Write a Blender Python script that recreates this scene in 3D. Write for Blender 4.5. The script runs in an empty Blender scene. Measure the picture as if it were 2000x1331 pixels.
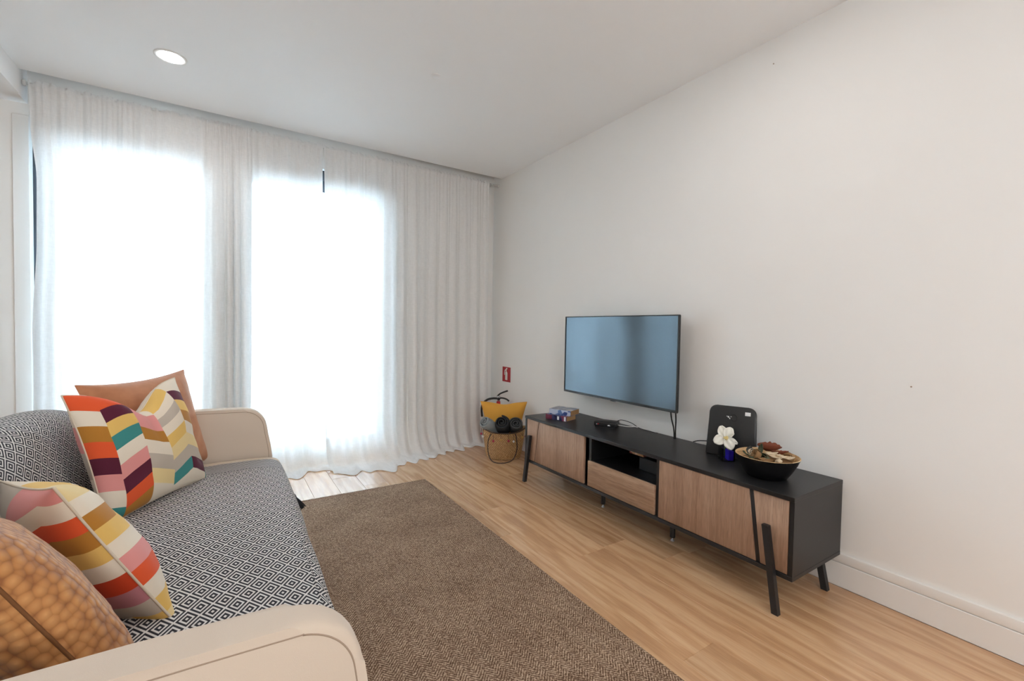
import bpy, bmesh, math, random
from mathutils import Vector, Matrix, noise
random.seed(7)
S = bpy.context.scene
COL = S.collection
PI = math.pi

# ------------------------------------------------------------------ camera, world, exposure
def make_camera():
    yaw, pit, rol = math.radians(32.7726), math.radians(1.6148), math.radians(1.0206)
    F = Vector((math.sin(yaw) * math.cos(pit), math.cos(yaw) * math.cos(pit), -math.sin(pit)))
    R = Vector((math.cos(yaw), -math.sin(yaw), 0)); U = R.cross(F)
    R2 = math.cos(rol) * R + math.sin(rol) * U
    U2 = -math.sin(rol) * R + math.cos(rol) * U
    cd = bpy.data.cameras.new('camera'); cam = bpy.data.objects.new('camera', cd); COL.objects.link(cam)
    m = Matrix.Identity(4)
    for i in range(3):
        m[i][0], m[i][1], m[i][2] = R2[i], U2[i], -F[i]
    m[2][3] = 1.108
    cam.matrix_world = m
    cd.sensor_fit = 'HORIZONTAL'; cd.sensor_width = 36.0; cd.lens = 872.564 * 36 / 2000
    cd.clip_start = 0.02
    S.camera = cam
make_camera()

SKY_STRENGTH = 28.0
LAMP_STRENGTH = 105.0       # the recessed downlights, including those added out of view
FILL_GLOBE_STRENGTH = 32.0      # globe lamps added behind the camera, unseen, as extra fill
w = bpy.data.worlds.new('overcast_sky'); S.world = w; w.use_nodes = True
bg = w.node_tree.nodes['Background']
bg.inputs['Color'].default_value = (0.64, 0.83, 1.0, 1); bg.inputs['Strength'].default_value = SKY_STRENGTH
S.view_settings.view_transform = 'Standard'; S.view_settings.look = 'None'
S.view_settings.gamma = 1.0; S.view_settings.use_curve_mapping = False
S.view_settings.exposure = 0.38
cy = S.cycles
cy.max_bounces = 8; cy.diffuse_bounces = 6; cy.glossy_bounces = 4; cy.transmission_bounces = 8
cy.transparent_max_bounces = 12; cy.use_adaptive_sampling = True; cy.adaptive_threshold = 0.03; cy.caustics_reflective = False; cy.caustics_refractive = False
cy.use_denoising = True; cy.use_light_tree = False

# ------------------------------------------------------------------ node helper
class NT:
    def __init__(self, name):
        self.m = bpy.data.materials.new(name); self.m.use_nodes = True
        self.t = self.m.node_tree; self.t.nodes.clear()
        self.out = self.t.nodes.new('ShaderNodeOutputMaterial')
    def n(self, typ, ins=None, **props):
        nd = self.t.nodes.new('ShaderNode' + typ)
        for k, v in props.items(): setattr(nd, k, v)
        for k, v in (ins or {}).items(): self.set(nd.inputs[k], v)
        return nd
    def set(self, sock, v):
        if hasattr(v, 'is_output'): self.t.links.new(v, sock)
        elif hasattr(v, 'outputs'): self.t.links.new(v.outputs[0], sock)
        elif isinstance(v, (tuple, list)) and len(v) == 3 and sock.type == 'RGBA': sock.default_value = (*v, 1)
        else: sock.default_value = v
    def math(self, op, a, b=None, c=None):
        nd = self.t.nodes.new('ShaderNodeMath'); nd.operation = op
        for i, v in enumerate((a, b, c)):
            if v is not None: self.set(nd.inputs[i], v)
        return nd.outputs[0]
    def mix(self, f, a, b, blend='MIX'):
        nd = self.t.nodes.new('ShaderNodeMix'); nd.data_type = 'RGBA'; nd.blend_type = blend
        self.set(nd.inputs[0], f); self.set(nd.inputs[6], a); self.set(nd.inputs[7], b)
        return nd.outputs[2]
    def ramp(self, f, stops, interp='LINEAR'):
        nd = self.t.nodes.new('ShaderNodeValToRGB'); cr = nd.color_ramp; cr.interpolation = interp
        while len(cr.elements) < len(stops): cr.elements.new(0.5)
        for e, (p, col) in zip(cr.elements, stops):
            e.position = p; e.color = (*col, 1) if len(col) == 3 else col
        self.set(nd.inputs[0], f); return nd.outputs[0]
    def xyz(self, v):
        nd = self.n('SeparateXYZ', {0: v}); return nd.outputs
    def comb(self, x, y, z):
        return self.n('CombineXYZ', {0: x, 1: y, 2: z}).outputs[0]
    def noise(self, vec, scale, detail=3, rough=.5, out=0):
        return self.n('TexNoise', {'Vector': vec, 'Scale': scale, 'Detail': detail, 'Roughness': rough}).outputs[out]
    def bump(self, h, strength=.3, dist=.002):
        return self.n('Bump', {'Height': h, 'Strength': strength, 'Distance': dist}).outputs[0]
    def pbr(self, color, rough=.6, normal=None, **kw):
        b = self.n('BsdfPrincipled', {'Base Color': color, 'Roughness': rough})
        if normal is not None: self.set(b.inputs['Normal'], normal)
        for k, v in kw.items(): self.set(b.inputs[k.replace('_', ' ')], v)
        self.t.links.new(b.outputs[0], self.out.inputs[0]); return b
    def finish(self, sh):
        self.t.links.new(sh.outputs[0] if hasattr(sh, 'outputs') else sh, self.out.inputs[0])
def srgb(r, g, b):
    f = lambda c: (c / 255 / 12.92) if c <= 10 else ((c / 255 + .055) / 1.055) ** 2.4
    return (f(r), f(g), f(b))

def m_plain(name, col, rough=.55, bump=0, bscale=200, **kw):
    t = NT(name); co = t.n('TexCoord').outputs['Object']
    nz = t.noise(co, 6, 2)
    c = t.mix(t.math('MULTIPLY', nz, .10), col, tuple(x * .82 for x in col))
    nrm = t.bump(t.noise(co, bscale, 3), bump, .001) if bump else None
    t.pbr(c, rough, nrm, **kw); return t.m

M = {}
M['wall'] = m_plain('wall_paint', (.88, .862, .835), .85)
M['ceiling'] = m_plain('ceiling_paint', (.93, .93, .93), .9)
M['trim'] = m_plain('trim_paint', (.84, .82, .79), .32)
M['outside'] = m_plain('terrace_stone', (.74, .74, .72), .8)
M['frame'] = m_plain('anthracite_frame', (.022, .028, .038), .45)
M['black_metal'] = m_plain('black_metal', (.012, .012, .013), .45)
M['plastic'] = m_plain('black_plastic', (.012, .013, .014), .38)
M['cable'] = m_plain('black_cable', (.012, .012, .012), .6)
M['white_metal'] = m_plain('white_enamel', (.82, .82, .80), .35)
M['sofa'] = m_plain('sofa_linen', srgb(208, 192, 175), .9, .25, 900, Sheen_Weight=.15)
M['piping'] = m_plain('sofa_piping', srgb(160, 140, 122), .9)
M['legwood'] = m_plain('dark_leg_wood', (.05, .03, .02), .5)
M['darkthread'] = m_plain('dark_thread', (.02, .022, .03), .9)
M['red'] = m_plain('red_enamel', (.5, .012, .012), .3)
M['chrome'] = m_plain('dull_chrome', (.6, .6, .6), .3, Metallic=1.0)
M['pictored'] = m_plain('sign_red', srgb(165, 18, 28), .5)
M['pictowhite'] = m_plain('sign_white', (.78, .76, .70), .5)
M['pages'] = m_plain('book_pages', srgb(176, 136, 92), .85)
M['blackboard'] = m_plain('console_black', (.012, .0122, .013), .40, .05, 500)
M['mustard'] = m_plain('mustard_linen', srgb(212, 152, 58), .9, .3, 500)
M['charcoal'] = m_plain('charcoal_fleece', (.030, .032, .036), .95, .5, 400)
M['midgrey'] = m_plain('grey_fleece', (.075, .082, .09), .95, .5, 400)
M['palegrey'] = m_plain('pale_grey_fleece', (.28, .31, .32), .95, .5, 300)
M['petal'] = m_plain('orchid_petal', (.86, .84, .76), .6, Subsurface_Weight=.0)
M['orchidyellow'] = m_plain('orchid_heart', (.75, .60, .25), .6)
M['stemgreen'] = m_plain('stem_green', (.12, .2, .06), .6)
M['sticker'] = m_plain('sticker_white', (.8, .8, .8), .5)
M['seamcream'] = m_plain('cream_seam', srgb(214, 200, 180), .9)
M['ochreseam'] = m_plain('ochre_seam', srgb(112, 70, 34), .9)
M['led'] = m_plain('led_red', (.6, .01, .04), .3)

def m_wood(name, axis, base, dark, light, rand=True, rough=.5, scale=1.0, spec=.5, ringw=.22, broad=9.0, pores=.5, fw=.42):
    """grain along axis (0,1,2) in world coordinates, each piece shifted by its own random number"""
    t = NT(name); geo = t.n('NewGeometry').outputs['Position']
    rnd = t.n('ObjectInfo').outputs['Random'] if rand else 0.3
    x, y, z = t.xyz(geo)
    along = (x, y, z)[axis]; oth = [c for i, c in enumerate((x, y, z)) if i != axis]
    a = t.math('ADD', along, t.math('MULTIPLY', rnd, 37.0))
    p = t.math('ADD', oth[0], t.math('MULTIPLY', rnd, 11.0)); q = oth[1]
    v1 = t.comb(t.math('MULTIPLY', a, 1.1 * scale), t.math('MULTIPLY', p, broad * scale), t.math('MULTIPLY', q, broad * scale))
    n1 = t.noise(v1, 1.0, 4, .55)                       # broad figure
    wv = t.math('ADD', t.math('MULTIPLY', p, 90 * scale), t.math('MULTIPLY', q, 90 * scale))
    wv = t.math('ADD', wv, t.math('MULTIPLY', n1, 34.0))
    ring = t.math('MULTIPLY', t.math('ADD', t.math('SINE', wv), 1.0), .5)   # cathedral rings
    v2 = t.comb(t.math('MULTIPLY', a, 6 * scale), t.math('MULTIPLY', p, 230 * scale), t.math('MULTIPLY', q, 230 * scale))
    fine = t.noise(v2, 1.0, 4, .65)
    v3 = t.comb(t.math('MULTIPLY', a, 14 * scale), t.math('MULTIPLY', p, 620 * scale), t.math('MULTIPLY', q, 620 * scale))
    pore = t.noise(v3, 1.0, 2, .6)
    g = t.math('ADD', t.math('MULTIPLY', ring, ringw), t.math('ADD', t.math('MULTIPLY', n1, .5), t.math('MULTIPLY', fine, fw)))
    lo = .5 * ringw + .25 + .5 * fw
    col = t.ramp(g, [(lo - .24, dark), (lo, base), (lo + .24, light)])
    pk = t.ramp(pore, [(.36, (1 - pores * .55,) * 3), (.50, (1, 1, 1))])
    col = t.mix(1.0, col, pk, 'MULTIPLY')
    if rand:
        tone = t.math('ADD', .88, t.math('MULTIPLY', t.n('TexWhiteNoise', {'W': rnd}, noise_dimensions='1D').outputs[0], .20))
        col = t.mix(1.0, col, t.comb(tone, tone, tone), 'MULTIPLY')
    nrm = t.bump(fine, .08, .0006)
    t.pbr(col, t.math('ADD', rough, t.math('MULTIPLY', fine, .12)), nrm, Specular_IOR_Level=spec); return t.m
M['plank'] = m_wood('oak_plank', 1, srgb(198, 155, 115), srgb(174, 129, 92), srgb(215, 176, 137), True, .15, .75, .95, .24, 8.0, .22, .26)
M['oak_v'] = m_wood('oak_front_upright', 2, srgb(172, 138, 114), srgb(146, 114, 92), srgb(190, 158, 134), False, .55, 1.0, .3, .10, 22.0, .6)
M['oak_h'] = m_wood('oak_front_lengthwise', 1, srgb(172, 140, 114), srgb(146, 114, 92), srgb(190, 160, 134), False, .55, 1.0, .3, .16, 18.0, .6)

def m_curtain():
    t = NT('sheer_linen'); geo = t.n('NewGeometry').outputs['Position']; x, y, z = t.xyz(geo)
    slub = t.noise(t.comb(t.math('MULTIPLY', x, 30), y, t.math('MULTIPLY', z, 420)), 1.0, 2, .6)
    slub2 = t.noise(t.comb(t.math('MULTIPLY', x, 500), y, t.math('MULTIPLY', z, 25)), 1.0, 2, .6)
    s = t.math('MULTIPLY', t.math('ADD', slub, slub2), .5)
    col = t.ramp(s, [(.3, (.87, .862, .85)), (.7, (.92, .915, .905))])
    dif = t.n('BsdfDiffuse', {'Color': col}); tra = t.n('BsdfTranslucent', {'Color': col})
    a = t.n('MixShader', {0: .16, 1: dif.outputs[0], 2: tra.outputs[0]})
    tp = t.n('BsdfTransparent', {'Color': (1, 1, 1)})
    f = t.math('MAXIMUM', .0, t.math('ADD', .052, t.math('MULTIPLY', t.math('SUBTRACT', .5, s), .24)))
    b = t.n('MixShader', {0: f, 1: a.outputs[0], 2: tp.outputs[0]})
    t.finish(b); return t.m
M['curtain'] = m_curtain()

def m_glass_pane():
    t = NT('window_glass')
    fr = t.n('Fresnel', {'IOR': 1.45})
    b = t.n('MixShader', {0: fr.outputs[0], 1: t.n('BsdfTransparent', {'Color': (.93, .95, .95)}).outputs[0],
                          2: t.n('BsdfGlossy', {'Roughness': .02}).outputs[0]})
    t.finish(b); return t.m
M['pane'] = m_glass_pane()

def m_emit(name, col, strength):
    t = NT(name); t.finish(t.n('Emission', {'Color': col, 'Strength': strength})); return t.m
M['lamp'] = m_emit('downlight_diffuser', (1.0, .975, .945), LAMP_STRENGTH)

def m_rug():
    t = NT('rug_sisal_weave'); geo = t.n('NewGeometry').outputs['Position']; x, y, z = t.xyz(geo)
    per = .056
    zig = t.math('ABSOLUTE', t.math('SUBTRACT', t.math('FRACT', t.math('DIVIDE', x, per)), .5))
    wob = t.math('MULTIPLY', t.noise(geo, 60, 2), .006)
    ph = t.math('ADD', t.math('ADD', y, wob), t.math('MULTIPLY', zig, per * 1.15))
    st = t.math('FRACT', t.math('DIVIDE', ph, .0125))
    st = t.math('ABSOLUTE', t.math('SUBTRACT', st, .5))
    st = t.math('MULTIPLY', st, 2.0)
    nz = t.noise(geo, 190, 3, .75)
    big = t.noise(geo, 5, 3, .6)
    f = t.math('ADD', t.math('MULTIPLY', st, .22), t.math('ADD', t.math('MULTIPLY', nz, .93), t.math('MULTIPLY', big, .12)))
    col = t.ramp(f, [(.42, srgb(68, 48, 36)), (.62, srgb(122, 96, 76)), (.82, srgb(204, 178, 152))])
    t.pbr(col, .95, t.bump(f, .8, .004), Specular_IOR_Level=.15); return t.m
M['rug'] = m_rug()
M['binding'] = m_plain('rug_binding_tape', srgb(112, 88, 62), .95, .3, 500)

def m_throw():
    t = NT('throw_diamond_weave'); uv = t.n('UVMap').outputs[0]; u, v, _ = t.xyz(uv)   # metres
    au = t.math('DIVIDE', u, .046); av = t.math('DIVIDE', v, .0685)
    p = t.math('FRACT', t.math('ADD', au, av)); q = t.math('FRACT', t.math('SUBTRACT', au, av))
    d = t.math('MULTIPLY', t.math('MAXIMUM', t.math('ABSOLUTE', t.math('SUBTRACT', p, .5)), t.math('ABSOLUTE', t.math('SUBTRACT', q, .5))), 2.0)
    W, B = (.74, .72, .70), (.035, .036, .045)
    dia = t.ramp(d, [(0, W), (.16, B), (.42, W), (.64, B), (.885, W)], 'CONSTANT')
    # woven border near the end: chevron rows
    zz = t.math('MULTIPLY', t.math('ABSOLUTE', t.math('SUBTRACT', t.math('FRACT', t.math('DIVIDE', u, .016)), .5)), .008)
    row = t.math('FRACT', t.math('DIVIDE', t.math('ADD', v, zz), .012))
    bord = t.ramp(row, [(0, B), (.55, W)], 'CONSTANT')
    isb = t.math('GREATER_THAN', v, 1.535)
    col = t.mix(isb, dia, bord)
    col = t.mix(t.math('GREATER_THAN', v, 1.668), col, srgb(222, 208, 190))
    th = t.noise(t.comb(t.math('MULTIPLY', u, 900), t.math('MULTIPLY', v, 900), 0), 1, 1)
    col = t.mix(.25, col, t.mix(1.0, col, t.ramp(th, [(.3, (.5, .5, .5)), (.7, (1, 1, 1))]), 'MULTIPLY'))
    t.pbr(col, .95, t.bump(th, .4, .001), Specular_IOR_Level=.2); return t.m
M['throw'] = m_throw()

PC = dict(c=srgb(228, 216, 198), y=srgb(224, 184, 104), l=srgb(228, 204, 150), p=srgb(90, 34, 54), k=srgb(220, 146, 142), t=srgb(62, 134, 132),
          g=srgb(188, 176, 162), o=srgb(220, 88, 48), b=srgb(176, 120, 48), m=srgb(182, 120, 128), r=srgb(196, 66, 34))
def m_patch(name, cols, off, table, slant=.09, first=0):
    """columns of slanted bands; table holds one string of colour letters per column, listed from the top"""
    t = NT(name); uv = t.n('UVMap').outputs[0]; u, v, _ = t.xyz(uv)
    cu = t.math('ADD', t.math('MULTIPLY', u, cols), off); ci = t.math('FLOOR', cu); fu = t.math('FRACT', cu)
    par = t.math('MODULO', t.math('ADD', ci, float(first)), 2.0)
    sl = t.math('ADD', t.math('MULTIPLY', par, fu), t.math('MULTIPLY', t.math('SUBTRACT', 1.0, par), t.math('SUBTRACT', 1.0, fu)))
    rv = t.math('ADD', t.math('SUBTRACT', 1.0, t.math('FRACT', t.math('MULTIPLY', v, .99999))), t.math('MULTIPLY', t.math('SUBTRACT', sl, .5), slant))
    col = None
    for k, seq in enumerate(table):
        rc = t.ramp(rv, [(max(0, q / len(seq)), PC[ch]) for q, ch in enumerate(seq)], 'CONSTANT')
        col = rc if col is None else t.mix(t.math('GREATER_THAN', ci, k - .5), col, rc)
    co = t.n('TexCoord').outputs['Object']
    t.pbr(col, .9, t.bump(t.noise(co, 700, 2), .2, .001), Specular_IOR_Level=.2, Sheen_Weight=.1); return t.m
M['patch1'] = m_patch('patchwork_cotton', 4.7, .45, ['ocbopkct', 'opytckpob', 'ckkbcglc', 'ycgcylgtc', 'cpybclgpc', 'ckgct'])
M['patch2'] = m_patch('patchwork_cotton_bold', 2.3, 0.0, ['gckcoblcr', 'kcobycrmgc', 'kcobycrmgy', 'cckyckoyc', 'ycbyckoclc', 'lcbyckocyl'], .10)
def m_velvet():
    t = NT('tan_velvet'); co = t.n('TexCoord').outputs['Object']
    n1 = t.noise(co, 9, 3, .6)
    col = t.ramp(n1, [(.3, srgb(158, 98, 64)), (.7, srgb(192, 130, 92))])
    t.pbr(col, .8, t.bump(t.noise(co, 60, 3), .12, .002), Sheen_Weight=.5, Sheen_Tint=(1, .8, .65)); return t.m
M['velvet'] = m_velvet()
def m_ostrich():
    t = NT('ochre_dimpled_fabric'); co = t.n('TexCoord').outputs['Object']
    x, y, z = t.xyz(co)
    vo = t.n('TexVoronoi', {'Vector': co, 'Scale': 62.0, 'Randomness': .5}, feature='F1')
    h = t.math('SUBTRACT', 1.0, vo.outputs['Distance'])
    col = t.ramp(h, [(.25, srgb(140, 86, 42)), (.55, srgb(178, 120, 66)), (.95, srgb(198, 142, 86))])
    t.pbr(col, .8, t.bump(h, .55, .007), Sheen_Weight=.2); return t.m
M['ostrich'] = m_ostrich()
def m_basket():
    t = NT('woven_straw'); co = t.n('TexCoord').outputs['Object']; x, y, z = t.xyz(co)
    ang = t.math('ARCTAN2', y, x)
    row = t.math('FLOOR', t.math('DIVIDE', z, .0105))
    k = t.math('SINE', t.math('ADD', t.math('MULTIPLY', ang, 46.0), t.math('MULTIPLY', row, PI)))
    nz = t.noise(co, 90, 3)
    col = t.ramp(t.math('ADD', t.math('MULTIPLY', nz, .7), t.math('MULTIPLY', k, .12)), [(.2, srgb(160, 118, 72)), (.5, srgb(214, 176, 126)), (.8, srgb(236, 206, 162))])
    t.pbr(col, .75, t.bump(k, .7, .004)); return t.m
M['basket'] = m_basket()
def m_screen():
    t = NT('tv_screen'); b = t.pbr((.006, .010, .014), .13, None, Specular_IOR_Level=1.0, IOR=1.7, Specular_Tint=(.70, .86, 1.0)); return t.m
M['screen'] = m_screen()
def m_bookcover(name, a, b, c, sc):
    t = NT(name); co = t.n('TexCoord').outputs['Object']
    vo = t.n('TexVoronoi', {'Vector': co, 'Scale': sc}).outputs['Color']
    g = t.xyz(vo)[0]
    t.pbr(t.ramp(g, [(0, a), (.4, b), (.75, c)], 'CONSTANT'), .3); return t.m
M['book_a'] = m_bookcover('paperback_cover_blue', srgb(96, 124, 170), srgb(60, 82, 140), srgb(178, 186, 205), 38)
M['book_b'] = m_bookcover('paperback_cover_navy', srgb(34, 38, 76), srgb(60, 62, 100), srgb(120, 50, 74), 30)
M['booktop'] = m_bookcover('paperback_front_art', srgb(150, 152, 160), srgb(120, 130, 150), srgb(186, 184, 182), 30)
M['bookred'] = m_plain('paperback_spine_red', srgb(112, 44, 62), .3)
M['white'] = m_plain('white_print', (.8, .8, .8), .4)
M['bamboo'] = m_wood('bamboo_inside', 0, srgb(206, 168, 120), srgb(176, 134, 86), srgb(226, 196, 150), False, .5, 2.0)
M['lacquer'] = m_plain('black_lacquer', (.006, .006, .007), .22)
M['leafbrown'] = m_plain('dry_leaf_brown', srgb(112, 52, 26), .7, .6, 120)
M['leafgreen'] = m_plain('dry_leaf_green', srgb(62, 70, 48), .7, .4, 120)
M['palewood'] = m_plain('pale_wood_curl', srgb(206, 186, 158), .7, .4, 120)
M['twig'] = m_plain('twig_brown', srgb(134, 100, 62), .8, .4, 120)
M['darkleaf'] = m_plain('dark_leaf', srgb(36, 36, 30), .6, .4, 120)
M['pink'] = m_plain('pompom_pink', srgb(176, 52, 80), .9)
M['gold'] = m_plain('bead_gold', srgb(200, 160, 90), .4)
M['strap'] = m_plain('dark_leather', srgb(58, 40, 32), .5)
def m_clear():
    t = NT('clear_glass')
    fr = t.n('Fresnel', {'IOR': 1.45})
    t.finish(t.n('MixShader', {0: fr.outputs[0], 1: t.n('BsdfTransparent', {'Color': (.86, .88, .9)}).outputs[0], 2: t.n('BsdfGlossy', {'Roughness': .03}).outputs[0]}))
    return t.m
M['clear'] = m_clear()
def m_blue():
    t = NT('blue_gel'); t.pbr((.10, .05, .95), .15, None); return t.m
M['blue'] = m_blue()

# ------------------------------------------------------------------ mesh helpers
def link(name, me, mat, parent=None, loc=None):
    o = bpy.data.objects.new(name, me); COL.objects.link(o)
    if mat is not None and not me.materials:
        for mm in (mat if isinstance(mat, (list, tuple)) else [mat]): me.materials.append(mm)
    if parent is not None: o.parent = parent
    if loc is not None: o.location = loc
    return o
def meta(o, label=None, cat=None, group=None, kind=None):
    if label: o['label'] = label
    if cat: o['category'] = cat
    if group: o['group'] = group
    if kind: o['kind'] = kind
    return o
def thing(name, label, cat, loc=(0, 0, 0), group=None):
    o = bpy.data.objects.new(name, None); COL.objects.link(o); o.location = loc
    o.empty_display_size = .05
    return meta(o, label, cat, group)
def pyd(name, verts, faces, mat, parent=None, smooth=True, loc=None, uv=None, mats=None):
    me = bpy.data.meshes.new(name); me.from_pydata([tuple(v) for v in verts], [], faces); me.update()
    if smooth: me.polygons.foreach_set('use_smooth', [True] * len(me.polygons))
    if uv:
        l = me.uv_layers.new(name='UVMap')
        for lp in me.loops: l.data[lp.index].uv = uv[lp.vertex_index]
    o = link(name, me, mat, parent, loc)
    if mats: me.polygons.foreach_set('material_index', mats)
    return o
def boxes(name, bs, mat, parent=None, bev=0.0, seg=2, loc=None, smooth=None):
    """one mesh from boxes (x0,x1,y0,y1,z0,z1)"""
    bm = bmesh.new()
    for (x0, x1, y0, y1, z0, z1) in bs:
        vs = [bm.verts.new(p) for p in ((x0, y0, z0), (x1, y0, z0), (x1, y1, z0), (x0, y1, z0), (x0, y0, z1), (x1, y0, z1), (x1, y1, z1), (x0, y1, z1))]
        for f in ((3, 2, 1, 0), (4, 5, 6, 7), (0, 1, 5, 4), (1, 2, 6, 5), (2, 3, 7, 6), (3, 0, 4, 7)): bm.faces.new([vs[i] for i in f])
    if bev: bmesh.ops.bevel(bm, geom=list(bm.edges), offset=bev, segments=seg, profile=.5, affect='EDGES')
    me = bpy.data.meshes.new(name); bm.to_mesh(me); bm.free()
    if (bev and seg > 1) if smooth is None else smooth:
        me.polygons.foreach_set('use_smooth', [True] * len(me.polygons))
        try: me.set_sharp_from_angle(angle=math.radians(40))
        except Exception: pass
    return link(name, me, mat, parent, loc)
def tube_mesh(pts, r, seg=8, closed=False, cap=True):
    pts = [Vector(p) for p in pts]; n = len(pts); V = []; Fc = []
    rs = r if isinstance(r, (list, tuple)) else [r] * n
    nrm = None
    for i, p in enumerate(pts):
        if closed: d = pts[(i + 1) % n] - pts[i - 1]
        else: d = pts[min(i + 1, n - 1)] - pts[max(i - 1, 0)]
        d.normalize()
        if nrm is None:
            nrm = d.orthogonal().normalized()
        nrm = (nrm - d * nrm.dot(d)); nrm = nrm.normalized() if nrm.length > 1e-6 else d.orthogonal().normalized()
        b = d.cross(nrm)
        for k in range(seg):
            a = 2 * PI * k / seg
            V.append(p + rs[i] * (math.cos(a) * nrm + math.sin(a) * b))
    for i in range(n if closed else n - 1):
        j = (i + 1) % n
        for k in range(seg):
            Fc.append((i * seg + k, i * seg + (k + 1) % seg, j * seg + (k + 1) % seg, j * seg + k))
    if cap and not closed:
        Fc.append(tuple(range(seg))[::-1]); Fc.append(tuple((n - 1) * seg + k for k in range(seg)))
    return V, Fc
def tube(name, pts, r, mat, parent=None, seg=8, closed=False, loc=None):
    V, Fc = tube_mesh(pts, r, seg, closed); return pyd(name, V, Fc, mat, parent, True, loc)
def spline(ctrl, n=8, closed=False):
    c = [Vector(p) for p in ctrl]; out = []; m = len(c)
    for i in range(m if closed else m - 1):
        p0 = c[i - 1] if (closed or i > 0) else c[0]; p1 = c[i]; p2 = c[(i + 1) % m]
        p3 = c[(i + 2) % m] if (closed or i + 2 < m) else c[-1]
        for k in range(n):
            t = k / n
            out.append(.5 * ((2 * p1) + (p2 - p0) * t + (2 * p0 - 5 * p1 + 4 * p2 - p3) * t * t + (3 * p1 - p0 - 3 * p2 + p3) * t ** 3))
    if not closed: out.append(c[-1])
    return out
def lathe(name, prof, mat, parent=None, seg=32, loc=None, sx=1, sy=1, rotz=0, zfun=None, mats=None, closed=False):
    V = []; Fc = []; mi = []
    for (r, z) in prof:
        for k in range(seg):
            a = 2 * PI * k / seg
            x, y = r * math.cos(a) * sx, r * math.sin(a) * sy
            x, y = x * math.cos(rotz) - y * math.sin(rotz), x * math.sin(rotz) + y * math.cos(rotz)
            V.append((x, y, z + (zfun(a, z) if zfun else 0)))
    for i in range(len(prof) - 1):
        for k in range(seg):
            Fc.append((i * seg + k, i * seg + (k + 1) % seg, (i + 1) * seg + (k + 1) % seg, (i + 1) * seg + k))
            mi.append(mats[i] if mats else 0)
    return pyd(name, V, Fc, mat, parent, True, loc, None, mi if mats else None)
def prism(name, outline, axis, a0, a1, mat, parent=None, bev=0, seg=3, loc=None):
    """outline: list of 2D points in the plane perpendicular to axis"""
    bm = bmesh.new()
    def P3(p, a):
        return {0: (a, p[0], p[1]), 1: (p[0], a, p[1]), 2: (p[0], p[1], a)}[axis]
    A = [bm.verts.new(P3(p, a0)) for p in outline]; B = [bm.verts.new(P3(p, a1)) for p in outline]
    n = len(outline)
    fa = bm.faces.new(A); fb = bm.faces.new(B[::-1])
    for i in range(n): bm.faces.new((A[i], B[i], B[(i + 1) % n], A[(i + 1) % n]))
    if bev:
        bmesh.ops.bevel(bm, geom=list(fa.edges) + list(fb.edges), offset=bev, segments=seg, profile=.5, affect='EDGES')
    bmesh.ops.recalc_face_normals(bm, faces=list(bm.faces))
    me = bpy.data.meshes.new(name); bm.to_mesh(me); bm.free()
    me.polygons.foreach_set('use_smooth', [True] * len(me.polygons))
    try: me.set_sharp_from_angle(angle=math.radians(45))
    except Exception: pass
    return link(name, me, mat, parent, loc)
def arc(cx, cy, r, a0, a1, n):
    return [(cx + r * math.cos(math.radians(a0 + (a1 - a0) * i / n)), cy + r * math.sin(math.radians(a0 + (a1 - a0) * i / n))) for i in range(n + 1)]
def nz(x, y, z=0): return noise.noise(Vector((x, y, z)))
def lerp_tab(tab, x):
    if x <= tab[0][0]: return tab[0][1]
    for (a, b), (c, d) in zip(tab, tab[1:]):
        if x <= c:
            f = (x - a) / (c - a); f = f * f * (3 - 2 * f); return b + (d - b) * f
    return tab[-1][1]

# ------------------------------------------------------------------ room
XR, XL, YN, YE, YB, H, HP = 2.277, -2.30, -3.20, 3.768, 3.92, 2.558, 2.66
def struct(o): o['kind'] = 'structure'; return o
WX0, WX1, WZ = -1.0, 1.28, 2.372      # window opening
floor = struct(boxes('floor', [(XL, XR + .1, YN, YB + .12, -.10, -.0035)], M['oak_h']))
wr = struct(boxes('wall_right', [(XR, XR + .12, YN, YB + .25, -.1, HP + .1)], M['wall']))
wb = struct(boxes('wall_back', [(XL - .1, WX0, YB, YB + .25, -.1, HP + .1), (WX0, WX1, YB, YB + .25, WZ, HP + .1), (WX1, XR, YB, YB + .25, -.1, HP + .1)], M['wall']))
struct(boxes('wall_left', [(XL - .12, XL, YN, YB + .25, -.1, HP + .1)], M['wall']))
struct(boxes('wall_rear', [(XL - .12, XR + .12, YN - .12, YN, -.1, HP + .1)], M['wall']))
struct(boxes('ceiling', [(XL, XR, YN, YE, H, HP), (XL, XR, YN, YB, HP, HP + .1)], M['ceiling']))
bulk = struct(boxes('ceiling_bulkhead', [(XL, -1.0, YN, YE, 2.416, H), (XL, -1.006, YE, YB, 2.416, HP)], M['ceiling']))
# screw holes seen on the long wall
for (yy, zz, r) in ((1.199, 2.433, .0028), (.623, .904, .0028)):
    lathe('screw_hole', [(0.0, .002), (r, .002), (r, -.002)], M['piping'], wr, 10, None).matrix_local = Matrix.Translation((XR, yy, zz)) @ Matrix.Rotation(-PI / 2, 4, 'Y')
# skirting: tall board with a thinner strip on top
bb = struct(boxes('baseboard_right', [(XR - .014, XR, YN, YB, 0, .104)], M['trim'], None, .0015, 1))
boxes('top_strip', [(XR - .012, XR, YN, YB, .1055, .146)], M['trim'], bb, .003, 2)
bb = struct(boxes('baseboard_back', [(WX1 + .02, XR - .015, YB - .014, YB, 0, .104)], M['trim'], None, .0015, 1))
boxes('top_strip', [(WX1 + .02, XR - .015, YB - .012, YB, .1055, .146)], M['trim'], bb, .003, 2)
# flush panel beside the window
struct(boxes('trim_1', [(-1.072, -1.0, YB - .006, YB, 0, 2.343)], M['trim'], None, .0015, 1))

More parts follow.
